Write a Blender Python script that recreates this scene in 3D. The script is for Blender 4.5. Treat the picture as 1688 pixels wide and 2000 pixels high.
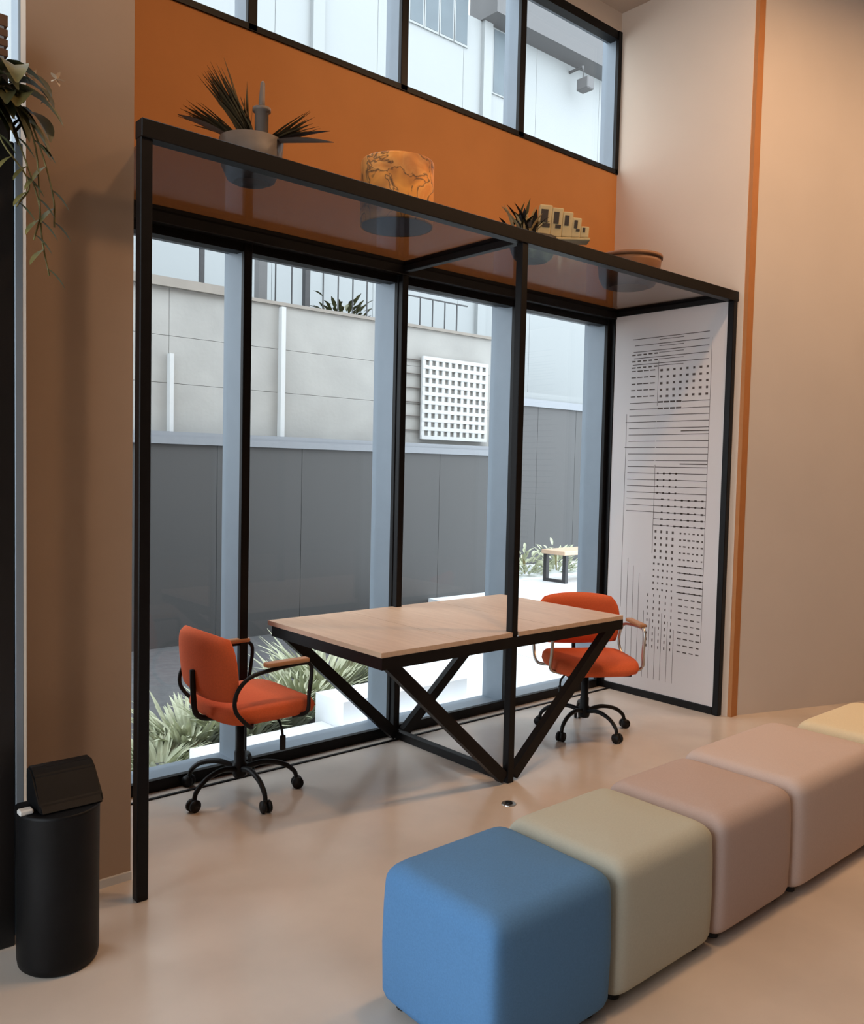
import bpy, bmesh, math, random
from mathutils import Vector, Matrix
random.seed(7)
for o in list(bpy.data.objects): bpy.data.objects.remove(o)
sc = bpy.context.scene
COL = sc.collection
PI = math.pi
R = math.radians

# ---------------------------------------------------------------- camera
CAM = Vector((-3.0477, -2.8833, 1.5420)); YAW, PIT, ROL, FPX = 0.716324, -0.0508215, 0.0227754, 1675.06
F = Vector((math.sin(YAW)*math.cos(PIT), math.cos(YAW)*math.cos(PIT), math.sin(PIT)))
r0 = Vector((math.cos(YAW), -math.sin(YAW), 0)); u0 = r0.cross(F)
rr = r0*math.cos(ROL)+u0*math.sin(ROL); uu = -r0*math.sin(ROL)+u0*math.cos(ROL)
cd = bpy.data.cameras.new('camera'); cam = bpy.data.objects.new('camera', cd); COL.objects.link(cam)
M4 = Matrix((rr, uu, -F)).transposed().to_4x4(); M4.translation = CAM; cam.matrix_world = M4
cd.sensor_fit = 'HORIZONTAL'; cd.sensor_width = 36; cd.lens = 36*FPX/1688; cd.clip_start = .02; cd.clip_end = 200
sc.camera = cam
# ---------------------------------------------------------------- world, lights, exposure
w = bpy.data.worlds.new('sky'); sc.world = w; w.use_nodes = True
bg = w.node_tree.nodes['Background']; bg.inputs[0].default_value = (.86, .93, 1.0, 1); bg.inputs[1].default_value = 3.8
sc.view_settings.view_transform = 'Standard'; sc.view_settings.look = 'None'
sc.view_settings.exposure = 0.32; sc.view_settings.gamma = 1.0; sc.view_settings.use_curve_mapping = False
sc.cycles.use_denoising = True; sc.cycles.max_bounces = 10; sc.cycles.diffuse_bounces = 6; sc.cycles.transparent_max_bounces = 16
sc.cycles.sample_clamp_indirect = 6; sc.cycles.caustics_reflective = False; sc.cycles.caustics_refractive = False
LAMP_C = (1.0, .60, .32)
def portal(loc, rot, sx, sy):
    l = bpy.data.lights.new('window_portal', 'AREA'); l.shape = 'RECTANGLE'; l.size = sx; l.size_y = sy
    l.cycles.is_portal = True
    o = bpy.data.objects.new('window_portal', l); COL.objects.link(o); o.location = loc; o.rotation_euler = rot
portal((.03, 1.3, 1.35), (R(-90), 0, 0), 4.0, 2.7)
portal((.03, 1.3, 4.12), (R(-90), 0, 0), 4.0, 1.0)
portal((-5.75, -1.4, 2.3), (0, R(-90), 0), 4.4, 3.9)

# ---------------------------------------------------------------- materials
def mat(name, col, rough=.6, metal=0, spec=.5, noise=0, nscale=20, bump=0, bscale=60, col2=None, stretch=None, emit=None, coat=0):
    m = bpy.data.materials.new(name); m.use_nodes = True
    nt = m.node_tree; b = nt.nodes['Principled BSDF']
    b.inputs['Base Color'].default_value = (*col, 1); b.inputs['Roughness'].default_value = rough
    b.inputs['Metallic'].default_value = metal; b.inputs['Specular IOR Level'].default_value = spec
    b.inputs['Coat Weight'].default_value = coat
    if emit: b.inputs['Emission Color'].default_value = (*emit[0], 1); b.inputs['Emission Strength'].default_value = emit[1]
    tc = nt.nodes.new('ShaderNodeTexCoord'); mp = nt.nodes.new('ShaderNodeMapping')
    nt.links.new(tc.outputs['Object'], mp.inputs[0])
    if stretch: mp.inputs['Scale'].default_value = stretch
    if noise or col2:
        n = nt.nodes.new('ShaderNodeTexNoise'); n.inputs['Scale'].default_value = nscale; n.inputs['Detail'].default_value = 6
        nt.links.new(mp.outputs[0], n.inputs['Vector'])
        r = nt.nodes.new('ShaderNodeValToRGB'); nt.links.new(n.outputs['Fac'], r.inputs[0])
        c2 = col2 if col2 else tuple(c*(1-noise) for c in col)
        r.color_ramp.elements[0].position = .32; r.color_ramp.elements[1].position = .68
        r.color_ramp.elements[0].color = (*c2, 1); r.color_ramp.elements[1].color = (*col, 1)
        nt.links.new(r.outputs[0], b.inputs['Base Color'])
    if bump:
        n2 = nt.nodes.new('ShaderNodeTexNoise'); n2.inputs['Scale'].default_value = bscale; n2.inputs['Detail'].default_value = 4
        nt.links.new(mp.outputs[0], n2.inputs['Vector'])
        bp = nt.nodes.new('ShaderNodeBump'); bp.inputs['Strength'].default_value = bump; bp.inputs['Distance'].default_value = .01
        nt.links.new(n2.outputs['Fac'], bp.inputs['Height']); nt.links.new(bp.outputs[0], b.inputs['Normal'])
    return m
def glass(name, tint=(1, 1, 1), refl=.06, rough=0.0):
    m = bpy.data.materials.new(name); m.use_nodes = True; nt = m.node_tree; nt.nodes.clear()
    out = nt.nodes.new('ShaderNodeOutputMaterial'); mx = nt.nodes.new('ShaderNodeMixShader')
    t = nt.nodes.new('ShaderNodeBsdfTransparent'); t.inputs[0].default_value = (*tint, 1)
    g = nt.nodes.new('ShaderNodeBsdfGlossy'); g.inputs['Roughness'].default_value = rough
    lw = nt.nodes.new('ShaderNodeLayerWeight'); pw = nt.nodes.new('ShaderNodeMath'); pw.operation = 'POWER'; pw.inputs[1].default_value = 5
    ml = nt.nodes.new('ShaderNodeMath'); ml.operation = 'MULTIPLY_ADD'; ml.inputs[1].default_value = .6; ml.inputs[2].default_value = refl
    nt.links.new(lw.outputs['Facing'], pw.inputs[0]); nt.links.new(pw.outputs[0], ml.inputs[0]); nt.links.new(ml.outputs[0], mx.inputs[0])
    nt.links.new(t.outputs[0], mx.inputs[1]); nt.links.new(g.outputs[0], mx.inputs[2]); nt.links.new(mx.outputs[0], out.inputs[0])
    return m
MT = dict(
 floor=mat('polished_concrete', (.665, .575, .495), .2, noise=.22, nscale=1.6, bump=.03, bscale=9, spec=.5),
 orange=mat('orange_paint', (.58, .24, .068), .75, noise=.06, nscale=4, bump=.02),
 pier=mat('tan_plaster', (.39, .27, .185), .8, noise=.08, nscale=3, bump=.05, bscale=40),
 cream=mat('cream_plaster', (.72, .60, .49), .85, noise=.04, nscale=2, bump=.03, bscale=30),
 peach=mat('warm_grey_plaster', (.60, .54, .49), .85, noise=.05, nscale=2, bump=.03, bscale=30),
 ceil=mat('ceiling_paint', (.55, .46, .38), .9, noise=.04, nscale=3),
 room=mat('room_paint', (.16, .125, .10), .9, noise=.04, nscale=3),
 steel=mat('black_steel', (.005, .004, .004), .45, spec=.22, noise=.3, nscale=30),
 alu=mat('grey_aluminium', (.205, .245, .285), .42, metal=.25, noise=.05, nscale=8),
 black=mat('black_plastic', (.005, .005, .0055), .5, spec=.3, noise=.3, nscale=40),
 binb=mat('black_bin', (.004, .004, .0045), .5, spec=.2, noise=.3, nscale=30, bump=.02, bscale=200),
 wood=mat('light_oak', (.66, .47, .33), .42, col2=(.58, .40, .275), nscale=5, stretch=(9, .7, 1), bump=.02, bscale=30),
 armwood=mat('arm_oak', (.50, .25, .12), .5, col2=(.40, .19, .085), nscale=8, stretch=(1, 8, 8)),
 seat=mat('orange_fabric', (.72, .125, .035), .9, noise=.12, nscale=160, bump=.12, bscale=500),
 chrome=mat('brushed_chrome', (.55, .52, .48), .28, metal=.9, noise=.06, nscale=30),
 blue=mat('blue_fabric', (.095, .24, .47), .95, noise=.10, nscale=180, bump=.12, bscale=480),
 sage=mat('sage_fabric', (.50, .515, .44), .95, noise=.06, nscale=180, bump=.10, bscale=480),
 blush=mat('blush_fabric', (.51, .405, .37), .95, noise=.06, nscale=180, bump=.10, bscale=480),
 pink=mat('pale_pink_fabric', (.61, .50, .455), .95, noise=.06, nscale=180, bump=.10, bscale=480),
 butter=mat('butter_fabric', (.78, .68, .47), .95, noise=.06, nscale=180, bump=.10, bscale=480),
 foot=mat('dark_foot', (.02, .018, .016), .6, noise=.2),
 glass=glass('clear_glass', (.975, .99, .995), .02),
 shelf=glass('bronze_glass', (.62, .64, .68), .07, .08),
 panel=mat('white_board', (.66, .62, .61), .55, noise=.03, nscale=2),
 ink=mat('dark_slot', (.09, .065, .055), .7, noise=.2),
 concrete=mat('raw_concrete', (.335, .33, .31), .85, col2=(.28, .276, .26), nscale=2.2, bump=.15, bscale=25),
 dark=mat('charcoal_cladding', (.060, .0595, .059), .55, noise=.08, nscale=1.5, stretch=(1, 1, .2)),
 coping=mat('metal_coping', (.225, .24, .26), .5, metal=.1, noise=.05),
 stone=mat('stone_coping', (.25, .225, .195), .8, noise=.12, nscale=6),
 white=mat('white_render', (.255, .27, .27), .8, noise=.02, nscale=1),
 greyw=mat('grey_soffit', (.105, .105, .106), .8, noise=.04),
 wpane=mat('far_window_glass', (.10, .125, .14), .7, noise=.15, nscale=2),
 paving=mat('white_paving', (.72, .745, .76), .6, noise=.03, nscale=4),
 soil=mat('dark_soil', (.085, .085, .088), .9, noise=.3, nscale=12, bump=.3),
 rail=mat('dark_rail', (.03, .03, .032), .5, noise=.1),
 leafpale=mat('pale_grass', (.52, .54, .38), .7, col2=(.37, .395, .27), nscale=14),
 leafdark=mat('dark_leaf', (.040, .045, .018), .5, col2=(.075, .075, .028), nscale=20),
 leafolive=mat('olive_leaf', (.22, .18, .055), .55, col2=(.11, .10, .03), nscale=20),
 dry=mat('dried_grass', (.13, .085, .03), .8, col2=(.07, .05, .02), nscale=30, stretch=(1, 1, .2)),
 flower=mat('cream_petals', (.72, .60, .45), .7, noise=.1),
 pot=mat('grey_ceramic', (.20, .16, .13), .55, noise=.15, nscale=18),
 potdark=mat('dark_ceramic', (.03, .022, .018), .5, noise=.2),
 tray=mat('brown_ceramic', (.28, .13, .06), .5, noise=.15, nscale=12),
 creamblock=mat('cream_block', (.55, .43, .22), .7, noise=.12, nscale=20),
 drumbase=mat('drum_base', (.36, .32, .30), .7, noise=.06),
 cab=mat('black_cabinet', (.006, .005, .005), .4, noise=.2),
 carton=mat('brown_carton', (.13, .065, .03), .8, noise=.2, nscale=20),
 finw=mat('white_metal', (.48, .49, .485), .6, noise=.03),
 trim=mat('orange_trim', (.46, .19, .06), .7, noise=.06),
 pale=mat('pale_plastic', (.6, .6, .58), .5, noise=.05),
)
# marbled drum print
def drum_mat():
    m = mat('printed_drum', (.62, .27, .06), .6); nt = m.node_tree; b = nt.nodes['Principled BSDF']
    tc = nt.nodes.new('ShaderNodeTexCoord')
    n = nt.nodes.new('ShaderNodeTexNoise'); n.inputs['Scale'].default_value = 7; n.inputs['Detail'].default_value = 8; n.inputs['Distortion'].default_value = 1.4
    n2 = nt.nodes.new('ShaderNodeTexNoise'); n2.inputs['Scale'].default_value = 3.2; n2.inputs['Detail'].default_value = 3
    for q in (n, n2): nt.links.new(tc.outputs['Object'], q.inputs['Vector'])
    r = nt.nodes.new('ShaderNodeValToRGB'); nt.links.new(n.outputs['Fac'], r.inputs[0]); e = r.color_ramp.elements
    e[0].position = .40; e[0].color = (.85, .36, .06, 1); e[1].position = .62; e[1].color = (.80, .32, .06, 1)
    for p_, c_ in ((.47, (.82, .34, .06, 1)), (.50, (.13, .06, .02, 1)), (.53, (.88, .42, .10, 1))): k = e.new(p_); k.color = c_
    r2 = nt.nodes.new('ShaderNodeValToRGB'); nt.links.new(n2.outputs['Fac'], r2.inputs[0])
    r2.color_ramp.elements[0].position = .40; r2.color_ramp.elements[0].color = (.55, .50, .52, 1)
    r2.color_ramp.elements[1].position = .47; r2.color_ramp.elements[1].color = (1, 1, 1, 1)
    mm = nt.nodes.new('ShaderNodeMix'); mm.data_type = 'RGBA'; mm.blend_type = 'MULTIPLY'; mm.inputs[0].default_value = 1
    nt.links.new(r.outputs[0], mm.inputs[6]); nt.links.new(r2.outputs[0], mm.inputs[7]); nt.links.new(mm.outputs[2], b.inputs['Base Color'])
    return m
MT['drum'] = drum_mat()

# ---------------------------------------------------------------- helpers
def obj(name, bm, m, parent=None, smooth=False, loc=None):
    me = bpy.data.meshes.new(name)
    bmesh.ops.recalc_face_normals(bm, faces=bm.faces)
    bm.to_mesh(me); bm.free()
    if smooth:
        for p in me.polygons: p.use_smooth = True
    me.materials.append(MT[m]); o = bpy.data.objects.new(name, me); COL.objects.link(o)
    if parent: o.parent = parent
    if loc: o.location = loc
    return o
def bx(bm, x0, x1, y0, y1, z0, z1):
    v = [bm.verts.new((x, y, z)) for x in (x0, x1) for y in (y0, y1) for z in (z0, z1)]
    for f in ((0, 1, 3, 2), (4, 6, 7, 5), (0, 4, 5, 1), (2, 3, 7, 6), (0, 2, 6, 4), (1, 5, 7, 3)): bm.faces.new([v[i] for i in f])
    return bm
def box(x0, x1, y0, y1, z0, z1, bev=0, seg=2):
    bm = bmesh.new(); bx(bm, x0, x1, y0, y1, z0, z1)
    if bev: bmesh.ops.bevel(bm, geom=list(bm.edges), offset=bev, segments=seg, affect='EDGES', profile=.5)
    return bm
def tube(pts, r, bm=None, n=10, closed=False):
    bm = bm or bmesh.new(); pts = [Vector(p) for p in pts]; rs = r if isinstance(r, (list, tuple)) else [r]*len(pts)
    rings = []; up = Vector((.123, .31, .94)).normalized()
    for i, p in enumerate(pts):
        t = (pts[min(i+1, len(pts)-1)]-pts[max(i-1, 0)]).normalized()
        a = t.cross(up)
        if a.length < 1e-3: a = t.cross(Vector((1, 0, 0)))
        a.normalize(); b = t.cross(a); up = -b if False else up
        rings.append([bm.verts.new(p+(a*math.cos(2*PI*k/n)+b*math.sin(2*PI*k/n))*rs[i]) for k in range(n)])
    for A, B in zip(rings, rings[1:]):
        for k in range(n): bm.faces.new((A[k], A[(k+1) % n], B[(k+1) % n], B[k]))
    bm.faces.new(rings[0][::-1]); bm.faces.new(rings[-1])
    return bm
def curve(pts, n=8):
    P = [Vector(p) for p in pts]; P = [P[0]*2-P[1]]+P+[P[-1]*2-P[-2]]; out = []
    for i in range(1, len(P)-2):
        a, b, c, d = P[i-1:i+3]
        for k in range(n):
            t = k/n; out.append(.5*((2*b)+(c-a)*t+(2*a-5*b+4*c-d)*t*t+(3*b-a-3*c+d)*t**3))
    out.append(P[-2]); return out
def bar(p, q, wd, ht, bm=None):           # square steel section between two points, wd horizontal, ht the other way
    bm = bm or bmesh.new(); p, q = Vector(p), Vector(q); d = (q-p).normalized()
    s = d.cross(Vector((0, 0, 1)))
    if s.length < 1e-3: s = Vector((1, 0, 0))
    s.normalize(); u = s.cross(d).normalized()
    V = []
    for e in (p, q):
        for a, b in ((-1, -1), (1, -1), (1, 1), (-1, 1)): V.append(bm.verts.new(e+s*a*wd/2+u*b*ht/2))
    for f in ((0, 1, 2, 3), (7, 6, 5, 4), (0, 4, 5, 1), (1, 5, 6, 2), (2, 6, 7, 3), (3, 7, 4, 0)): bm.faces.new([V[i] for i in f])
    return bm
def lathe(prof, n=28, bm=None, c=(0, 0, 0)):
    bm = bm or bmesh.new(); rings = []
    for r, z in prof:
        if r < 1e-5: rings.append([bm.verts.new((c[0], c[1], c[2]+z))])
        else: rings.append([bm.verts.new((c[0]+r*math.cos(2*PI*k/n), c[1]+r*math.sin(2*PI*k/n), c[2]+z)) for k in range(n)])
    for A, B in zip(rings, rings[1:]):
        for k in range(n):
            a, b = A[k % len(A)], A[(k+1) % len(A)]; c_, d = B[(k+1) % len(B)], B[k % len(B)]
            f = []
            for v in (a, b, c_, d):
                if v not in f: f.append(v)
            if len(f) > 2: bm.faces.new(f)
    return bm
def leaf(bm, base, d, L, wd, droop=.3, fold=.15, n=5, side=None):
    base = Vector(base); d = Vector(d).normalized(); s = side or d.cross(Vector((0, 0, 1)))
    s = Vector(s)
    if s.length < 1e-3: s = Vector((1, 0, 0))
    s.normalize(); rows = []
    p = base.copy(); dd = d.copy()
    for i in range(n+1):
        t = i/n; wv = wd*max(.02, math.sin(PI*min(1, t*.92+.06))**.8)*.5; nn = s.cross(dd).normalized()
        rows.append((bm.verts.new(p-s*wv+nn*fold*wv), bm.verts.new(p), bm.verts.new(p+s*wv+nn*fold*wv)))
        dd = (dd+Vector((0, 0, -droop/n))).normalized(); p = p+dd*(L/n)
    for A, B in zip(rows, rows[1:]):
        bm.faces.new((A[0], A[1], B[1], B[0])); bm.faces.new((A[1], A[2], B[2], B[1]))
    return bm
def tag(o, label, cat=None, group=None, kind=None):
    o['label'] = label
    if cat: o['category'] = cat
    if group: o['group'] = group
    if kind: o['kind'] = kind
    return o
def empty(name, loc=(0, 0, 0), rz=0):
    o = bpy.data.objects.new(name, None); COL.objects.link(o); o.location = loc; o.rotation_euler = (0, 0, rz); o.empty_display_size = .1; return o
def struct(name, bm, m, label, cat='wall', smooth=False):
    o = obj(name, bm, m, None, smooth); o['kind'] = 'structure'; o['label'] = label; o['category'] = cat; return o
def share(name, src, parent, loc):
    o = bpy.data.objects.new(name, src.data); COL.objects.link(o); o.parent = parent; o.location = loc; return o

# ================================================================ ROOM SHELL
XL, XR = -1.85, 1.95          # window bay
ZC = 4.75
struct('floor', box(-6.2, 7.0, -8.0, 1.0, -.12, 0), 'floor', 'polished beige concrete floor of the room', 'floor')
struct('ceiling', box(-6.2, 7.0, -8.2, 1.06, ZC, ZC+.15), 'ceil', 'brownish ceiling above the high window', 'ceiling')
o = struct('wall_back', box(XL, XR, .95, 1.25, 2.68, 3.64), 'orange', 'orange painted wall band between the lower and upper windows', 'wall')
struct('wall_head', box(XL, XR, .95, 1.05, 4.62, ZC), 'cream', 'strip of cream wall above the upper window', 'wall')
def pier_bm():
    bm = bmesh.new(); bx(bm, -2.19, XL+.02, .17, .25, 0, ZC); bx(bm, XL-.05, XL+.02, .25, 1.25, 0, ZC); return bm
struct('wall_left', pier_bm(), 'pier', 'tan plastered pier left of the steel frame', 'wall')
struct('baseboard_left', box(-2.19, XL+.02, .158, .17, 0, .03), 'pale', 'thin pale skirting at the foot of the tan pier', 'baseboard')
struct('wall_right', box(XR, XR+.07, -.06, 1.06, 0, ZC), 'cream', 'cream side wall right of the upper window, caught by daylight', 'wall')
struct('trim_1', box(XR+.004, XR+.075, -.085, -.06, 0, ZC), 'trim', 'narrow orange painted vertical strip on the wall corner', 'trim')
def angled():
    bm = bmesh.new(); a, b = Vector((XR+.07, -.08)), Vector((7.0, -1.75)); d = (b-a).normalized(); nrm = Vector((-d.y, d.x))*.15
    pts = [a, b, b+nrm, a+nrm]
    lo = [bm.verts.new((*p, 0)) for p in pts]; hi = [bm.verts.new((*p, ZC)) for p in pts]
    bm.faces.new(lo[::-1]); bm.faces.new(hi)
    for i in range(4): bm.faces.new((lo[i], lo[(i+1) % 4], hi[(i+1) % 4], hi[i]))
    return bm
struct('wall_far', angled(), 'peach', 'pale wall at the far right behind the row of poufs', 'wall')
struct('wall_rear', box(-6.2, 7.0, -8.2, -8.0, 0, ZC), 'room', 'dim wall at the back of the room', 'wall')
struct('wall_east', box(7.0, 7.15, -8.2, -1.6, 0, ZC), 'room', 'dim end wall of the room', 'wall')
def west():
    bm = bmesh.new()
    bx(bm, -6.2, -6.0, -8.2, 1.25, 4.5, ZC); bx(bm, -6.2, -6.0, -8.2, -3.4, 0, 4.5); bx(bm, -6.2, -6.0, .6, 1.25, 0, 4.5)
    return bm
struct('wall_west', west(), 'room', 'side wall with wide glazing at the left of the room', 'wall')

def glazing(name, label, x0, x1, yi, z0, z1, muls, black_w=.045, head=.05, sill=.05, alu_d=.15, light=True):
    root = empty(name, (0, 0, 0)); tag(root, label, 'window', kind='structure')
    g = yi+alu_d-.01
    edges = [x0]+list(muls)+[x1]
    for a, b in zip(edges, edges[1:]): obj('pane', box(a+.015, b-.015, g-.006, g+.006, z0+.02, z1-.02), 'glass', root)
    for i, x in enumerate(edges):
        hw = black_w/2
        obj('mullion', box(x-hw, x+hw, yi-.03, yi, z0, z1, .003, 1), 'steel', root)
        if light: obj('mullion_box', box(x-hw+.003, x+hw-.003, yi, yi+alu_d+.03, z0, z1), 'alu', root)
    obj('head_rail', box(x0, x1, yi-.02, yi+.05, z1-head, z1), 'steel', root)
    obj('sill_rail', box(x0, x1, yi-.03, yi, z0, z0+sill), 'steel', root)
    obj('head_profile', box(x0, x1, yi+.05, yi+alu_d, z1-head*.8, z1), 'alu', root)
    obj('sill_profile', box(x0, x1, yi, yi+alu_d+.04, z0, z0+sill*.75), 'alu', root)
    return root
glazing('window_1', 'full-height black and aluminium framed glazing behind the desk', XL, XR-.06, .95, 0, 2.66, (-.96, -.005, .945), sill=.055, head=.085)
glazing('window_2', 'high window above the orange wall band', XL, XR-.01, .97, 3.64, 4.62, (-.94, .005, .955), black_w=.05, sill=.03, head=.06, alu_d=.085)
glazing('window_3', 'tall glazing behind the black cabinet left of the pier', -6.0, -2.19+.022, .255, 0, 4.62, (-5.0, -4.05, -3.1), sill=.06, alu_d=.06)
wr = empty('window_4'); tag(wr, 'wide glazing in the left side wall of the room', 'window', kind='structure')
for i in range(4):
    y = -3.4+i*1.0; obj('pane', box(-6.11, -6.10, y+.03, y+.97, .05, 4.48), 'glass', wr)
    obj('mullion', box(-6.16, -6.04, y-.025, y+.025, 0, 4.5), 'steel', wr)
# floor track in front of the window
struct('trim_2', box(XL+.02, XR-.05, .835, .85, 0, .006), 'steel', 'thin black floor track along the foot of the glazing', 'trim')

# ================================================================ STEEL FRAME
S = .042; ZT = 2.69; FX = (XL-.012, 0.0, 1.925); YB = .905
fr = empty('steel_frame', (0, 0, 0))
tag(fr, 'black square-tube steel frame with bronze glass top around the desk bay', 'frame')
for x in FX:
    obj('post', box(x-S/2, x+S/2, -S/2, S/2, 0, ZT-.06, .003, 1), 'steel', fr)
    if x > -1: obj('post', box(x-S/2, x+S/2, YB-S/2, YB+S/2, 0, ZT-.06, .003, 1), 'steel', fr)
x0, x1 = FX[0]-S/2, FX[2]+S/2
obj('front_beam', box(x0, x1, -.028, .028, ZT-.062, ZT, .003, 1), 'steel', fr)
obj('rear_beam', box(XL+.02, x1, YB-.028, YB+.02, ZT-.075, ZT, .003, 1), 'steel', fr)
for x in FX[1:]: obj('cross_beam', box(x-S/2, x+S/2, .028, YB-.028, ZT-.06, ZT-.002, .003, 1), 'steel', fr)
obj('floor_bar', box(-S/2, S/2, S/2, YB-S/2, 0, .045, .003, 1), 'steel', fr)
obj('floor_bar', box(FX[2]-S/2, FX[2]+S/2, S/2, YB-S/2, 0, .05, .003, 1), 'steel', fr)
for a, b in ((FX[0]+.05, FX[1]-S/2), (FX[1]+S/2, FX[2]-S/2)): obj('glass_top', box(a, b, .028, YB-.028, ZT-.028, ZT-.018), 'shelf', fr)
ZS = ZT-.018

# ================================================================ PATTERNED BOARD in the right frame side
pb = empty('patterned_board', (1.925, .45, 0)); tag(pb, 'white slotted board with rows of dark dashes in the right side of the steel frame', 'board')
def P(bm, y0, y1, z0, z1): bx(bm, -.0155, -.0142, y0-.45, y1-.45, z0, z1)
obj('board', box(-.0145, .012, .022-.45, YB-.022-.45, .05, ZT-.06), 'panel', pb)
bm = bmesh.new(); rnd = random.Random(3)
ROW = .0437; z = 2.46; i = 0
YA, YM, YQ, YZ = .745, .52, .33, .125      # from window side to room side
def dashes(ya, yb, z, h, n, fill, jit=0):
    for k in range(n):
        c = ya+(yb-ya)*(k+.5)/n; hw = (ya-yb)/n*fill/2*(1-jit*rnd.random())
        P(bm, c-hw, c+hw, z-h/2*(1-jit*rnd.random()), z+h/2)
while z > .34:
    t = (2.46-z)/2.1
    if t < .10:
        P(bm, YZ+.02, YA-rnd.random()*.05, z-.0022, z+.0022); P(bm, YQ, YM, z-.018, z-.0145)
        if t > .04: dashes(YA, YM, z-.02, .010, 5, .75, .3)
    elif t < .20:
        dashes(YA, YM+.02, z, .008, 4, .85, .3); dashes(YM, YZ, z-.006, .016, 8, .42, .3)
    elif t < .24:
        P(bm, YM, YA, z-.002, z+.002); dashes(YM, YQ, z, .012, 4, .9, .2); P(bm, YZ, YQ, z-.004, z)
    elif t < .42:
        P(bm, YM+(.006 if i % 3 else -.1), YA+(.03 if i % 4 == 1 else 0), z-.002, z+.002); P(bm, YZ, YM, z-.0022, z+.0022)
        if i % 5 == 0: P(bm, YZ, YQ, z+.018, z+.025)
    elif t < .50:
        P(bm, YM, YA, z-.002, z+.002); dashes(YM, YQ, z, .013, 4, .30, .3); P(bm, YZ, YM, z-.0022, z+.0022)
    elif t < .62:
        if t < .57: P(bm, YM, YA, z-.0018, z+.0018)
        P(bm, YQ, YM, z-.002, z+.002); dashes(YM-.04, YZ, z, .012, 7, .40, .4); P(bm, YZ, YQ+.03, z-.0022, z+.0022)
    elif t < .72:
        dashes(YM, YQ+.01, z, .020, 4, .36, .3); dashes(YQ-.01, YZ, z, .011, 6, .66, .6)
    elif t < .82:
        dashes(YM, YQ+.01, z, .014, 5, .40, .5); P(bm, YZ, YQ-.012, z-.003, z+.003); dashes(YQ-.01, YZ, z, .010, 5, .4, .4)
    else:
        dashes(YM+.045, YQ, z, .020, 5, .16, .4); dashes(YQ-.02, YZ, z, .008, 4, .7, .4)
    z -= ROW; i += 1
for k in range(9):                                       # fine vertical scores low on the board
    y = YQ+.0+k*.048; P(bm, y-.0009, y+.0009, .14, .50+.05*(k % 3)+(.35 if k > 5 else 0))
P(bm, YZ-.001, YZ+.001, .45, 2.42)
P(bm, YM-.001, YM+.001, 1.0, 1.6); P(bm, YM-.001, YM+.001, 2.0, 2.3); P(bm, YA+.02, YA+.022, .6, 1.95)
o = obj('slot_pattern', bm, 'ink', pb); o['kind'] = 'stuff'

# ================================================================ DESK
AL, AR, YF, YK, ZTB = -.83, .862, -.028, .918, .752
dk = empty('desk', (0, .45, 0)); tag(dk, 'long oak-topped desk on black crossed steel legs, built around the frame post', 'desk')
edges = (AL, -.335, .30, AR)
def board(xa, xb):
    bm = bmesh.new(); y0, y1 = YF-.45, YK-.45; z0, z1 = ZTB-.022, ZTB
    if xa < 0 < xb:      # notched around the post
        h = S/2+.002
        pts = [(xa, y0), (-h, y0), (-h, S/2+.002-.45), (h, S/2+.002-.45), (h, y0), (xb, y0), (xb, y1), (h, y1), (h, YB-S/2-.002-.45), (-h, YB-S/2-.002-.45), (-h, y1), (xa, y1)]
    else: pts = [(xa, y0), (xb, y0), (xb, y1), (xa, y1)]
    lo = [bm.verts.new((*p, z0)) for p in pts]; hi = [bm.verts.new((*p, z1)) for p in pts]
    bm.faces.new(lo[::-1]); bm.faces.new(hi)
    for i in range(len(pts)): bm.faces.new((lo[i], lo[(i+1) % len(pts)], hi[(i+1) % len(pts)], hi[i]))
    return bm
for a, b in zip(edges, edges[1:]): obj('top_board', board(a+.0015, b-.0015), 'wood', dk)
zt0, zt1 = ZTB-.075, ZTB-.022
obj('apron', box(AL+.004, AR-.004, YF-.45-.002, YF-.45+.022-.018, zt0, zt1), 'steel', dk)
obj('apron', box(AL+.004, AR-.004, YB-S/2-.45-.03, YB-S/2-.45-.002, zt0, zt1), 'steel', dk)
obj('apron', box(AL+.004, AL+.034, YF-.45+.004, YB-S/2-.45-.03, zt0, zt1), 'steel', dk)
obj('apron', box(AR-.034, AR-.004, YF-.45+.004, YB-S/2-.45-.03, zt0, zt1), 'steel', dk)
yf, yk = .006, YB
for sx, ex in ((-1, AL+.06), (1, AR-.06)):
    obj('leg', bar((ex, yf-.45, zt0+.02), (sx*.035, yf-.45, .03), .040, .058), 'steel', dk)
    obj('leg', bar((ex, yk-.45-.045, zt0+.02), (sx*.035, yk-.45-.045, .03), .040, .058), 'steel', dk)

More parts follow.
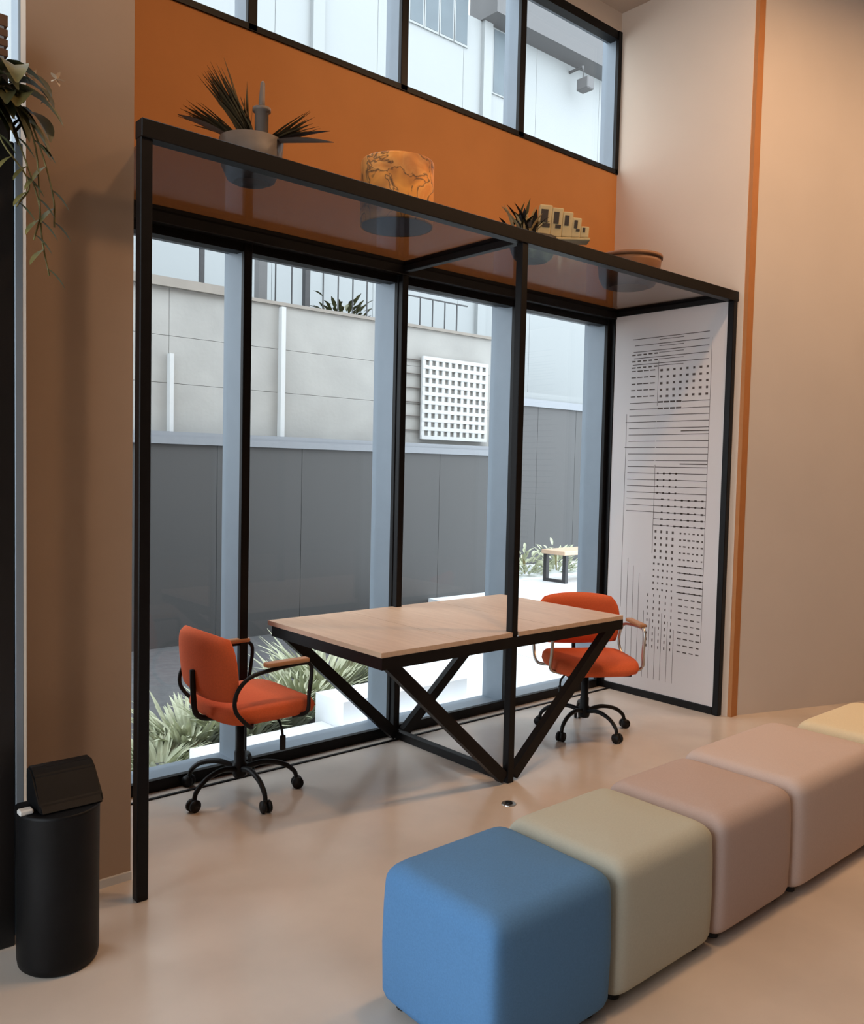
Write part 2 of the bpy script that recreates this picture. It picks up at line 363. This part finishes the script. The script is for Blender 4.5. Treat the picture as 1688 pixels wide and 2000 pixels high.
# ================================================================ TASK CHAIRS
def chair(loc, rz, star, label, arm):
    root = empty('task_chair', (*loc, 0), rz); tag(root, label, 'chair', 'orange task chairs at the desk')
    # base: hub + five curved legs with casters
    hub = lathe([(0, .085), (.030, .085), (.034, .10), (.034, .145), (.026, .155), (.026, .20), (.022, .21), (.022, .385), (0, .385)], 16)
    obj('column', hub, 'black', root, True)
    for k in range(5):
        a = star-rz+k*2*PI/5; c, s = math.cos(a), math.sin(a)
        pts = curve([(.025*c, .025*s, .125), (.11*c, .11*s, .142), (.20*c, .20*s, .125), (.255*c, .255*s, .085), (.268*c, .268*s, .045)], 6)
        lg = obj('leg', tube(pts, [.014-.004*i/len(pts) for i in range(len(pts))], n=8), 'black', root, True)
        cb = bmesh.new(); t = Vector((-s, c, 0)); ctr = Vector((.272*c, .272*s, .028))
        for sd in (-1, 1):
            q = ctr+t*.013*sd
            tube([q-t*.007, q+t*.007], .0275, cb, 16)
        tube([ctr+Vector((0, 0, .005)), ctr+Vector((0, 0, .03))], .008, cb, 8)
        obj('caster', cb, 'black', lg, True)
    # mechanism plate
    obj('mechanism', box(-.02, .18, -.07, .07, .372, .395, .004, 1), 'black', root)
    lv = tube(curve([(.10, -.06, .375), (.11, -.15, .37), (.11, -.185, .335), (.115, -.19, .29)], 5), .006, n=8)
    lever = obj('lever', lv, 'black', root, True)
    obj('lever_paddle', box(.100, .128, -.198, -.182, .235, .305, .006, 2), 'black', lever)
    # seat: padded cushion with rounded plan, waterfall front
    bm = bmesh.new(); nx = 20; rows = []
    D0, D1, W = -.18, .30, .25
    def plan(u):
        a = 2*PI*u; e = .42
        c, s = math.cos(a), math.sin(a)
        return (D0+D1)/2+(D1-D0)/2*math.copysign(abs(c)**e, c), W*math.copysign(abs(s)**e, s)
    cx = (D0+D1)/2
    for (sc_, zz) in ((.0, .388), (.88, .388), (.97, .398), (1.0, .42), (.985, .448), (.93, .465), (.7, .474), (.35, .472), (.0, .470)):
        ring = []
        for k in range(48):
            x, y = plan(k/48); x = cx+(x-cx)*sc_; y *= sc_
            z_ = zz-(.020*max(0, (x-.18)/.12)**2 if zz > .44 else 0)+.006*(abs(y)/W)**2
            ring.append((x, y, z_))
        rows.append([bm.verts.new(p) for p in ring] if sc_ > 0 else [bm.verts.new((cx, 0, zz))])
    for A, B in zip(rows, rows[1:]):
        for k in range(48):
            f = []
            for v in (A[k % len(A)], A[(k+1) % len(A)], B[(k+1) % len(B)], B[k % len(B)]):
                if v not in f: f.append(v)
            bm.faces.new(f)
    st = obj('seat', bm, 'seat', root, True)
    obj('seat_pan', box(-.10, .25, -.19, .19, .383, .392, .003, 1), 'black', st)
    # backrest: curved rounded shell
    bm = bmesh.new(); NU, NV = 18, 10; H0, H1, WB, TH = .49, .80, .265, .055
    def bp(u, v, side):
        # superelliptic outline
        x_, y_ = u*2-1, v*2-1
        ex = WB*x_*(1-.10*max(0, y_)**3)*math.sqrt(max(0, 1-.20*y_*y_*(x_*x_)))
        ez = (H0+H1)/2+(H1-H0)/2*y_*math.sqrt(max(0, 1-.24*x_*x_*abs(y_)))
        th = TH/2*(max(0, (1-abs(x_)**5))*max(0, (1-abs(y_)**5)))**.35+.004
        bend = .045*x_*x_
        lean = -.19-.10*(ez-H0)
        return (lean+bend+side*th, ex, ez)
    G = {}
    for sd in (-1, 1):
        for i in range(NU+1):
            for j in range(NV+1): G[sd, i, j] = bm.verts.new(bp(i/NU, j/NV, sd))
    for sd in (-1, 1):
        for i in range(NU):
            for j in range(NV): bm.faces.new((G[sd, i, j], G[sd, i+1, j], G[sd, i+1, j+1], G[sd, i, j+1]))
    rim = [(i, 0) for i in range(NU)]+[(NU, j) for j in range(NV)]+[(i, NV) for i in range(NU, 0, -1)]+[(0, j) for j in range(NV, 0, -1)]
    for a, b in zip(rim, rim[1:]+rim[:1]): bm.faces.new((G[-1, a[0], a[1]], G[-1, b[0], b[1]], G[1, b[0], b[1]], G[1, a[0], a[1]]))
    obj('backrest', bm, 'seat', root, True)
    obj('back_support', tube(curve([(.04, 0, .380), (-.12, 0, .382), (-.215, 0, .41), (-.235, 0, .50), (-.24, 0, .62)], 6), .013, n=8), 'black', root, True)
    for sd in (-1, 1):
        y = sd*.272
        pts = curve([(-.05, sd*.20, .388), (-.10, y, .40), (-.17, y, .48), (-.165, y, .56), (-.10, y, .62), (.02, y, .640), (.16, y, .648), (.20, y, .640), (.212, y, .60), (.20, y, .50), (.19, y, .42), (.16, sd*.20, .388)], 6)
        ar = obj('armrest', tube(pts, .0095, n=8), arm, root, True)
        obj('arm_pad', box(-.03, .19, y-.022, y+.022, .652, .674, .008, 2), 'armwood', ar)
    return root
chair((-1.115, .665), 0.0, R(194.5), 'orange task chair with black arms at the left end of the desk', 'black')
chair((.97, .31), R(-122), R(-25), 'orange task chair with silver arms half hidden behind the right end of the desk', 'chrome')

# ================================================================ POUFS
def pouf(name, x0, x1, y0, y1, h, m, label, z0=.025):
    root = empty(name, ((x0+x1)/2, (y0+y1)/2, 0)); tag(root, label, 'pouf', 'row of upholstered poufs')
    w2, d2 = (x1-x0)/2, (y1-y0)/2
    bm = bmesh.new(); N = 64; rings = []
    e = .16
    def ring(k_in, z_):
        out = []
        for k in range(N):
            a = 2*PI*(k+.5)/N; c, s = math.cos(a), math.sin(a)
            x = math.copysign(abs(c)**e, c); y = math.copysign(abs(s)**e, s)
            out.append(bm.verts.new((x*(w2-k_in), y*(d2-k_in), z_)))
        return out
    rB = .055
    prof = [(.015, z0), (.004, z0+.012)]+[(-.002, z0+.03), (-.005, h*.45), (-.003, h*.72), (0, h-rB)]
    for i in range(1, 7):
        a = i/6*PI/2; prof.append((rB*(1-math.cos(a)), h-rB+rB*math.sin(a)))
    top = prof[-1][0]
    for k_in, z_ in prof: rings.append(ring(k_in, z_))
    for t in (.35, .7):
        rg = ring(rB+(min(w2, d2)-rB)*t, h+.010*(1-(1-t)**2))
        rings.append(rg)
    for A, B in zip(rings, rings[1:]):
        for k in range(N): bm.faces.new((A[k], A[(k+1) % N], B[(k+1) % N], B[k]))
    bm.faces.new(rings[-1]); bm.faces.new(rings[0][::-1])
    cu = obj('cushion', bm, m, root, True)
    for f in cu.data.polygons:
        pass
    for sx in (-1, 1):
        for sy in (-1, 1):
            obj('foot', lathe([(0, 0), (.022, 0), (.022, .03), (0, .03)], 12, c=(sx*(w2-.055), sy*(d2-.055), 0)), 'foot', root)
    return root
pouf('cube_pouf', -1.575, -1.085, -1.46, -1.0, .425, 'blue', 'blue cube pouf at the near end of the row')
pouf('cube_pouf', -1.065, -.545, -1.455, -.99, .42, 'sage', 'sage grey-green cube pouf next to the blue one')
pouf('cube_pouf', -.53, -.03, -1.46, -.985, .42, 'blush', 'dusty pink cube pouf between the sage pouf and the longer pink one')
pouf('long_pouf', -.015, .72, -1.47, -.965, .425, 'pink', 'longer pale pink pouf cut by the right edge of the picture')
pouf('cube_pouf', .80, 1.42, -1.52, -1.04, .42, 'butter', 'butter yellow pouf at the far end of the row')

# ================================================================ BIN
bn = empty('waste_bin', (-2.20, -.19, 0)); tag(bn, 'tall black waste bin with raised slanted lid in front of the pier', 'bin')
def binring(bm, sx, sy, z, N=40, cut=.07):
    out = []
    for k in range(N):
        a = 2*PI*k/N; x, y = sx*math.cos(a), sy*math.sin(a)
        out.append(bm.verts.new((x, min(y, cut), z)))
    return out
bm = bmesh.new(); RB = [binring(bm, .118*s, .125*s, z) for s, z in ((.90, 0), (.97, .008), (1, .03), (1, .28), (1.01, .470), (1.02, .480), (1.02, .49), (.97, .49))]
for A, B in zip(RB, RB[1:]):
    for k in range(40): bm.faces.new((A[k], A[(k+1) % 40], B[(k+1) % 40], B[k]))
bm.faces.new(RB[0][::-1]); bm.faces.new(RB[-1])
obj('body', bm, 'binb', bn, True, None).data.polygons[0].use_smooth = True
def lidmesh():
    bm = bmesh.new(); prof = [(-.085, .491), (-.06, .515), (.0, .585), (.03, .602), (.065, .602), (.065, .491)]
    A = [bm.verts.new((-.075+.0*abs(y), y, z)) for y, z in prof]; B = [bm.verts.new((.112, y, z)) for y, z in prof]
    bm.faces.new(A); bm.faces.new(B[::-1])
    for i in range(len(prof)): bm.faces.new((A[i], A[(i+1) % 6], B[(i+1) % 6], B[i]))
    bmesh.ops.bevel(bm, geom=list(bm.edges), offset=.006, segments=2, affect='EDGES')
    return bm
obj('lid', lidmesh(), 'binb', bn)
obj('lid_handle', box(-.125, -.085, -.05, -.02,   .491, .507, .004, 1), 'pale', bn)

# ================================================================ BLACK CABINET with trailing plant
cb = empty('black_cabinet', (-2.55, .06, 0)); tag(cb, 'tall black cabinet with a slim metal edge at the left of the picture', 'cabinet')
obj('body', box(-.50, .268, -.10, .09, 0, 2.50, .004, 1), 'cab', cb)
obj('edge_strip', box(.268, .292, -.102, .088, .03, 2.50, .002, 1), 'alu', cb)
obj('door_gap', box(-.12, -.116, -.1015, -.099, .05, 2.46), 'steel', cb)
pl = empty('trailing_plant', (-2.42, .02, 2.50)); tag(pl, 'trailing leafy plant with cream flowers on top of the black cabinet', 'plant')
obj('trough', box(-.34, .13, -.055, .015, 0.001, .12, .008, 2), 'potdark', pl)
rnd = random.Random(11)
for k in range(44):
    bx0 = rnd.uniform(-.20, .17); a = rnd.uniform(-.9, .55)
    d = Vector((.28+.5*rnd.random() if k % 2 else rnd.uniform(-.3, .5), -.45-.3*rnd.random(), rnd.uniform(-.25, .45)))
    bm = bmesh.new(); L = rnd.uniform(.13, .24)
    leaf(bm, (bx0, rnd.uniform(-.05, -.01), .10+rnd.uniform(0, .10)), d, L, rnd.uniform(.045, .08), 1.7, .35, 7)
    obj('leaf', bm, ('leafdark', 'leafolive')[k % 3 == 0], pl, True)
for k, (px, pz, L) in enumerate(((.145, .03, .42), (.16, .06, .30), (.10, .05, .34), (.05, .06, .26))):
    pts = curve([(px-.05, -.03, .11), (px, -.075, .10), (px+.045, -.095, -.02), (px+.06+.02*k, -.095, pz-L*.7), (px+.085, -.09, pz-L)], 6)
    st = obj('vine', tube(pts, .0028, n=6), 'leafolive', pl, True)
    for j in range(5, len(pts)-1, 3):
        bm = bmesh.new(); sgn = 1 if (j//3) % 2 else -1
        leaf(bm, pts[j], (.6*sgn, -.25, -.5), .075, .030, .5, .3, 5); obj('leaf', bm, ('leafolive', 'leafdark')[(j//3) % 2], st, True)
for k in range(6):
    p = Vector((.10+.03*k+rnd.uniform(-.01, .01), -.06-rnd.uniform(0, .02), .17+rnd.uniform(-.06, .05))); bm = bmesh.new()
    for q in range(5):
        a = q*2*PI/5; leaf(bm, p, (math.cos(a), -.5, math.sin(a)), .026, .016, .2, .2, 3)
    obj('flower', bm, 'flower', pl, True)

t = empty('storage_box', (-2.415, .095, 2.501)); tag(t, 'black storage box on the black cabinet behind the trailing plant', 'box')
obj('body', box(-.14, .14, -.05, .05, 0, .243, .004, 1), 'cab', t); obj('lid', box(-.145, .145, -.053, .053, .2435, .270, .004, 1), 'cab', t)
for k, (hh, lab) in enumerate(((.022, 'lowest of the four flat brown boxes on the storage box'), (.016, 'second flat brown box from the bottom of the stack on the storage box'), (.016, 'third flat brown box from the bottom of the stack on the storage box'), (.034, 'thick brown box on top of the stack on the storage box'))):
    t = empty('flat_box', (-2.415, .095, 2.772+k*.030)); tag(t, lab, 'box', 'flat brown boxes on the cabinet')
    obj('base_sheet', box(-.12, .128, -.045, .045, 0, .0085), 'finw', t); obj('carton', box(-.13, .138, -.05, .05, .009, .009+hh*.98 if k == 3 else .0295), 'carton', t)
# ================================================================ THINGS ON THE GLASS TOP
RZ = -YAW
t = empty('bowl_planter', (-1.31, .27, ZS), RZ); tag(t, 'grey bowl with spiky dried grass and fanned stalks on the left of the glass top', 'planter')
obj('bowl', lathe([(0, 0), (.07, 0), (.095, .012), (.118, .06), (.128, .165), (.118, .165), (.10, .07), (0, .06)], 32), 'pot', t, True)
rnd = random.Random(5)
def bundle(name, n, base, cdir, spread, L, wd, m='dry'):
    bm = bmesh.new(); cdir = Vector(cdir).normalized()
    for q in range(n):
        d = (cdir+Vector((rnd.gauss(0, spread), rnd.gauss(0, spread), rnd.gauss(0, spread)))).normalized()
        leaf(bm, Vector(base)+Vector((rnd.gauss(0, .012), rnd.gauss(0, .012), 0)), d, L*rnd.uniform(.55, 1.1), wd, rnd.uniform(-.15, .25), .4, 4)
    o = obj(name, bm, m, t); o['kind'] = 'stuff'
bundle('grass_bundle', 80, (.01, -.02, .15), (-.52, .0, .85), .075, .33, .030)
bundle('grass_bundle', 40, (-.03, -.02, .15), (-.78, .0, .55), .085, .26, .022)
bundle('grass_bundle', 9, (-.03, .03, .15), (-.05, .0, 1.0), .06, .26, .010)
bundle('stalk_fan', 34, (.075, -.02, .155), (.62, 0, .34), .15, .20, .013)
for dx, dz, L, wd in ((-.80, .38, .25, .07), (.95, .22, .27, .035), (.97, .06, .28, .06)):
    bm = bmesh.new(); leaf(bm, (.06 if dx > 0 else -.05, -.03, .15), (dx, -.1, dz), L, wd, .12, .2, 6); obj('broad_leaf', bm, 'pot' if wd > .04 else 'potdark', t, True)
t = empty('candle_vase', (-1.285, .235, ZS+.062), RZ); tag(t, 'slim grey vase holding a pale stick, standing in the grass bowl', 'vase')
obj('vase', lathe([(0, 0), (.024, 0), (.027, .02), (.027, .215), (.036, .217), (.036, .230), (.02, .230), (.02, .21), (0, .21)], 24), 'pot', t, True)
obj('stick', tube([(0, 0, .212), (0, 0, .26), (.003, 0, .33), (.003, 0, .337)], [.014, .012, .009, .003], n=12), 'pot', t, True)
t = empty('printed_drum', (-.50, .345, ZS)); tag(t, 'round drum with orange marbled print standing on the glass top', 'drum')
obj('side', lathe([(.166, .004), (.170, .0), (.172, .01), (.172, .29), (.169, .295), (.164, .292), (.164, .02)], 48), 'drum', t, True)
obj('base', lathe([(0, .001), (.164, .001), (.164, .012), (0, .012)], 40), 'drumbase', t)
obj('top', lathe([(0, .275), (.164, .275), (.164, .283), (0, .283)], 40), 'drumbase', t)
t = empty('letter_planter', (.43, .33, ZS), RZ); tag(t, 'round planter with dark leaves and cream blocks behind the middle post top', 'planter')
obj('bowl', lathe([(0, 0), (.08, 0), (.105, .02), (.125, .07), (.13, .12), (.12, .12), (0, .09)], 32), 'potdark', t, True)
rnd = random.Random(4)
for k, (x, wd, z0_, hh) in enumerate(((-.03, .085, .121, .10), (.05, .07, .121, .17), (.115, .06, .121, .155), (.172, .055, .121, .135), (.222, .05, .121, .105), (.268, .045, .121, .06))):
    b_ = box(-wd/2, wd/2, -.03, .03, 0, hh, .006, 2); bl = obj('block', b_, 'creamblock', t, False, (x, -.02, z0_)); bl.rotation_euler = (0, R(4), 0)
    obj('mark', box(-wd/2+.010, wd/2-.022, -.033, -.029, hh*.45, hh*.85), 'potdark', bl)
    if k in (1, 2, 4): obj('mark', box(-wd/2+.022, wd/2-.008, -.033, -.029, hh*.30, hh*.42), 'potdark', bl)
obj('block_shelf', box(.02, .30, -.055, .04, .105, .12, .004, 1), 'creamblock', t)
for k in range(22):
    bm = bmesh.new(); a = rnd.uniform(.5, 2.6); L = rnd.uniform(.09, .20)
    leaf(bm, (-.07+rnd.uniform(-.07, .07), -.05+rnd.uniform(-.02, .03), .13), (math.cos(a)*.6, -.1, math.sin(a)), L, .036, .2, .4, 5)
    obj('leaf', bm, ('leafdark', 'black', 'creamblock')[k % 3], t, True)
t = empty('wide_bowl', (1.33, .36, ZS), RZ); tag(t, 'wide brown bowl with flat rim at the right end of the glass top', 'bowl')
obj('bowl', lathe([(0, 0), (.12, 0), (.155, .012), (.18, .06), (.19, .14), (.192, .165), (.18, .165), (.17, .06), (0, .03)], 40), 'tray', t, True)
obj('lid', lathe([(0, .166), (.20, .166), (.20, .185), (.05, .20), (0, .20)], 40), 'tray', t, True)

# ================================================================ FLOOR SOCKET
t = empty('floor_socket', (-.20, -.20, 0)); 
tag(t, 'small dark floor socket on the concrete beside the desk foot', 'socket')
obj('plate', lathe([(0, 0), (.035, 0), (.033, .004), (0, .004)], 24), 'chrome', t)
obj('cover', lathe([(0, .004), (.018, .004), (.016, .010), (0, .010)], 20), 'black', t)

# ================================================================ CEILING LAMPS (out of view, light the room)
for k, (x, y, pw) in enumerate(((-.6, -1.25, 28), (1.5, -1.35, 40), (4.0, -1.9, 46))):
    t = empty('ceiling_lamp', (x, y, ZC)); tag(t, ('round warm ceiling lamp above the blue pouf', 'round warm ceiling lamp above the long pink pouf', 'round warm ceiling lamp near the far right wall')[k], 'lamp', 'round warm ceiling lamps')
    obj('housing', lathe([(0, -.001), (.16, -.001), (.16, -.06), (.14, -.06), (.14, -.02), (0, -.02)], 32), 'steel', t, True)
    l = bpy.data.lights.new('bulb', 'AREA'); l.shape = 'DISK'; l.size = .26; l.energy = pw; l.color = LAMP_C
    b_ = bpy.data.objects.new('bulb', l); COL.objects.link(b_); b_.parent = t; b_.location = (0, 0, -.065)

# ================================================================ OUTSIDE
struct('ground', box(-14, 22, 1.27, 24, -.45, -.25), 'soil', 'dark planting bed ground in the courtyard', 'ground')
pv = empty('terrace'); tag(pv, 'white paved terrace outside the glazing', 'terrace', kind='structure')
for i in range(7):
    for j in range(4):
        x = .95+i*1.42; y = 1.3+j*1.42
        if j > (0, 1, 2, 3, 3, 3, 3)[i]: continue
        obj('slab', box(x, x+1.405, y, y+1.405, -.25, -.05), 'paving', pv)
obj('step', box(-.96, -.085, 1.3, 1.52, -.25, -.045), 'paving', pv)
obj('step', box(-.08, .945, 1.3, 1.60, -.25, .12), 'paving', pv)
# dark cladding wall with coping
dw = empty('wall_courtyard'); tag(dw, 'low charcoal clad courtyard wall under a metal coping', 'wall', kind='structure')
x = -3.0
while x < 4.85:
    obj('panel', box(x, min(x+.985, 4.9), 5.0, 5.14, -.25, 1.72), 'dark', dw); x += .99
obj('wall_end', box(4.75, 4.9, 5.14, 7.0, -.25, 1.72), 'dark', dw)
obj('coping', box(-3.0, 4.93, 4.97, 5.19, 1.72, 1.79), 'coping', dw)
obj('coping_shelf', box(-3.0, 4.93, 5.0, 5.30, 1.79, 1.84), 'coping', dw)
# concrete wall behind
cw = empty('wall_concrete'); tag(cw, 'raw concrete retaining wall above the charcoal courtyard wall', 'wall', kind='structure')
for a, b in ((-3.0, .53), (.535, 1.76), (1.765, 3.40), (3.405, 4.95)): 
    for z0_, z1_ in ((1.84, 2.316), (2.32, 2.776), (2.78, 3.24)): obj('panel', box(a, b, 5.2, 5.5, z0_, z1_), 'concrete', cw)
obj('coping', box(-3.0, 1.30, 5.14, 5.55, 3.24, 3.33), 'stone', cw)
obj('coping', box(1.30, 4.97, 5.17, 5.53, 3.24, 3.275), 'stone', cw)
obj('fin', box(.515, .555, 5.13, 5.21, 1.80, 2.60), 'finw', cw)
obj('fin', box(1.755, 1.805, 5.13, 5.21, 1.84, 3.22), 'finw', cw)
# white grid screen on the concrete wall
gs = empty('grid_screen', (4.2, 5.17, 0)); tag(gs, 'white square grid screen fixed to the concrete wall', 'screen')
obj('backing', box(-.45, .62, -.012, .02, 1.90, 2.90), 'concrete', gs)
hb = None; vb = None
for k in range(11):
    b_ = share('vertical_slat', vb, gs, (-.45+k*.107, 0, 0)) if vb else obj('vertical_slat', box(-.022, .022, -.04, -.012, 1.90, 2.90), 'finw', gs, False, (-.45, 0, 0))
    vb = vb or b_
for k in range(10):
    b_ = share('horizontal_slat', hb, gs, (0, 0, 1.92+k*.107)) if hb else obj('horizontal_slat', box(-.47, .64, -.045, -.014, -.022, .022), 'finw', gs, False, (0, 0, 1.92))
    hb = hb or b_
for k in range(6):
    obj('groove', box(-1.0, -.47, -.002, .025, 2.0+k*.17, 2.006+k*.17), 'ink', gs)
# railing
rl = empty('terrace_railing', (0, 5.35, 3.27)); tag(rl, 'thin dark railing on top of the concrete wall', 'railing')
for x, wd in ((.94, .022), (1.62, .05), (2.19, .032)): obj('post', box(x-wd, x+wd, -wd, wd, 0.0, 1.25), 'rail' if x != 1.62 else 'greyw', rl)
src = None
for k in range(14):
    x = 1.80+k*.205
    if abs(x-2.19) < .06: continue
    h = 1.25 if k < 9 else .38
    if k in (0, 9): src = obj('bar', box(-.006, .006, -.006, .006, 0, h), 'rail', rl, False, (x, 0, 0))
    else: share('bar', src, rl, (x, 0, 0))
obj('rail', box(3.55, 4.65, -.008, .008, .375, .39), 'rail', rl)
obj('rail', box(1.70, 3.5, -.008, .008, 1.24, 1.26), 'rail', rl)
# second dark wall further right + coping
d2 = empty('wall_shed'); tag(d2, 'taller charcoal clad wall beyond the terrace at the right', 'wall', kind='structure')
for k in range(6): obj('panel', box(4.9+k*1.0, 4.9+k*1.0+.993, 7.0, 7.2, -.25, 2.62), 'dark', d2)
obj('coping', box(4.9, 10.9, 6.95, 7.25, 2.62, 2.74), 'coping', d2)
obj('parapet', box(4.9, 10.9, 7.05, 7.3, 2.74, 2.86), 'white', d2)
# white building
wb = empty('white_building', (8, 9.2, -.25)); tag(wb, 'tall white rendered building with strip windows behind the courtyard walls', 'building')
for k in range(14):
    x = -14+k*2.0
    obj('facade_panel', box(x, x+1.992, 0, .3, 0, 12.5 if x < -.9 else 10.25), 'white', wb)
obj('upper_soffit', box(.4, 14.0, -.45, .3, 10.25, 12.5), 'greyw', wb)
for x in (-3.35, .45): obj('pilaster', box(x, x+.22, -.08, 0, 0, 10.25 if x > 0 else 12.5), 'white', wb)
for k in range(4):
    x = -1.35+k*.36
    wn = obj('window', box(x, x+.34, -.03, .02, 9.62, 11.0), 'white', wb); obj('pane', box(x+.025, x+.315, -.035, -.029, 9.66, 10.95), 'wpane', wn)
wn = obj('window', box(.72, 1.4, -.03, .02, 9.0, 10.2), 'white', wb); obj('pane', box(.75, 1.37, -.035, -.029, 9.03, 10.2), 'wpane', wn)
sl = tube(curve([(-1.9, -.05, 8.35), (-1.9, -.06, 8.0), (-1.6, -.06, 8.15), (-1.58, -.06, 8.7)], 5), .012, n=6); obj('pipe', sl, 'greyw', wb)
fl = obj('wall_lamp_arm', tube([(3.0, 0, 10.1), (3.0, -.35, 10.1), (3.0, -.38, 9.85)], .03, n=8), 'greyw', wb)
obj('wall_lamp_head', box(2.93, 3.15, -.55, -.25, 9.62, 9.86, .02, 1), 'greyw', wb)
# neighbouring ground outside left glazing
# courtyard tree far behind the railing
def bush(name, loc, r, m, label, n=160, cat='shrub', grp=None, seed=1, up=.5, sx=1.0, L=(.10, .2), wd=.05):
    rnd = random.Random(seed); t = empty(name, loc); tag(t, label, cat, grp)
    bm = bmesh.new()
    for q in range(n):
        a = rnd.uniform(0, 2*PI); el = rnd.uniform(0, 1); rad = r*rnd.random()**.5
        b = Vector((math.cos(a)*rad*sx, math.sin(a)*rad, r*1.3*el*rnd.random()))
        leaf(bm, b, (math.cos(a)*.7, math.sin(a)*.7, up+rnd.uniform(-.2, .6)), rnd.uniform(*L), wd, .5, .3, 3)
    o = obj('foliage', bm, m, t); o['kind'] = 'stuff'
    for k in range(3): obj('stem', tube([(0, 0, 0), (r*.2*(k-1), r*.1*k, r*.9)], [.012, .005], n=6), 'leafolive', t)
    return t
bush('roof_shrub', (3.05, 5.9, 3.2), .30, 'leafdark', 'small dark shrub behind the railing on the concrete wall', 220, 'shrub', None, 2)
def grass(loc, r, h, label, seed, n=150):
    rnd = random.Random(seed); t = empty('grass_clump', loc); tag(t, label, 'grass', 'pale grasses along the terrace')
    bm = bmesh.new()
    for q in range(n):
        a = rnd.uniform(0, 2*PI); rad = r*rnd.random()**.5*.6
        leaf(bm, (math.cos(a)*rad, math.sin(a)*rad, 0), (math.cos(a)*.55, math.sin(a)*.55, 1), h*rnd.uniform(.6, 1.15), .035, rnd.uniform(.3, 1.1), .3, 4)
    o = obj('blades', bm, 'leafpale', t); o['kind'] = 'stuff'
    obj('root_ball', lathe([(0, 0), (r*.35, 0), (r*.25, .05), (0, .06)], 12), 'soil', t)
GZ = -.25
for i, (x, y, r, h, lab) in enumerate((
  (-1.02, 1.78, .22, .26, 'low pale grass clump nearest the left post, outside the glass'),
  (-.72, 2.05, .26, .38, 'pale grass clump outside, left of the task chair column'),
  (-.38, 2.0, .26, .42, 'pale grass clump outside, behind the left chair column'),
  (-.02, 2.1, .26, .40, 'pale grass clump outside, below the left chair seat'),
  (.32, 2.35, .28, .50, 'pale grass clump outside, right of the left chair seat'),
  (.68, 2.6, .30, .55, 'tall pale grass clump outside, under the desk left leg'))):
    grass((x, y, GZ), r, h, lab, 20+i)
for i, (x, y, r) in enumerate(((6.0, 6.0, .28), (6.7, 6.1, .34), (7.5, 6.15, .32))):
    bush('terrace_shrub', (x, y, -.05), r, 'leafpale', ('low pale shrub left of the outdoor bench', 'rounded pale shrub behind the outdoor bench leg', 'pale shrub at the right behind the outdoor bench')[i], 150, 'shrub', 'shrubs at the end of the terrace', 40+i)
ob = empty('outdoor_bench', (6.75, 5.2, -.05)); tag(ob, 'outdoor bench with wooden top and dark looped legs on the white terrace', 'bench')
obj('top', box(-.45, .95, -.22, .22, .40, .46, .005, 1), 'wood', ob)
for x in (-.38, .85):
    for y in (-.18, .18): obj('leg', box(x-.03, x+.03, y-.03, y+.03, .04, .40), 'rail', ob)
    obj('foot_bar', box(x-.03, x+.03, -.21, .21, 0, .04), 'rail', ob)
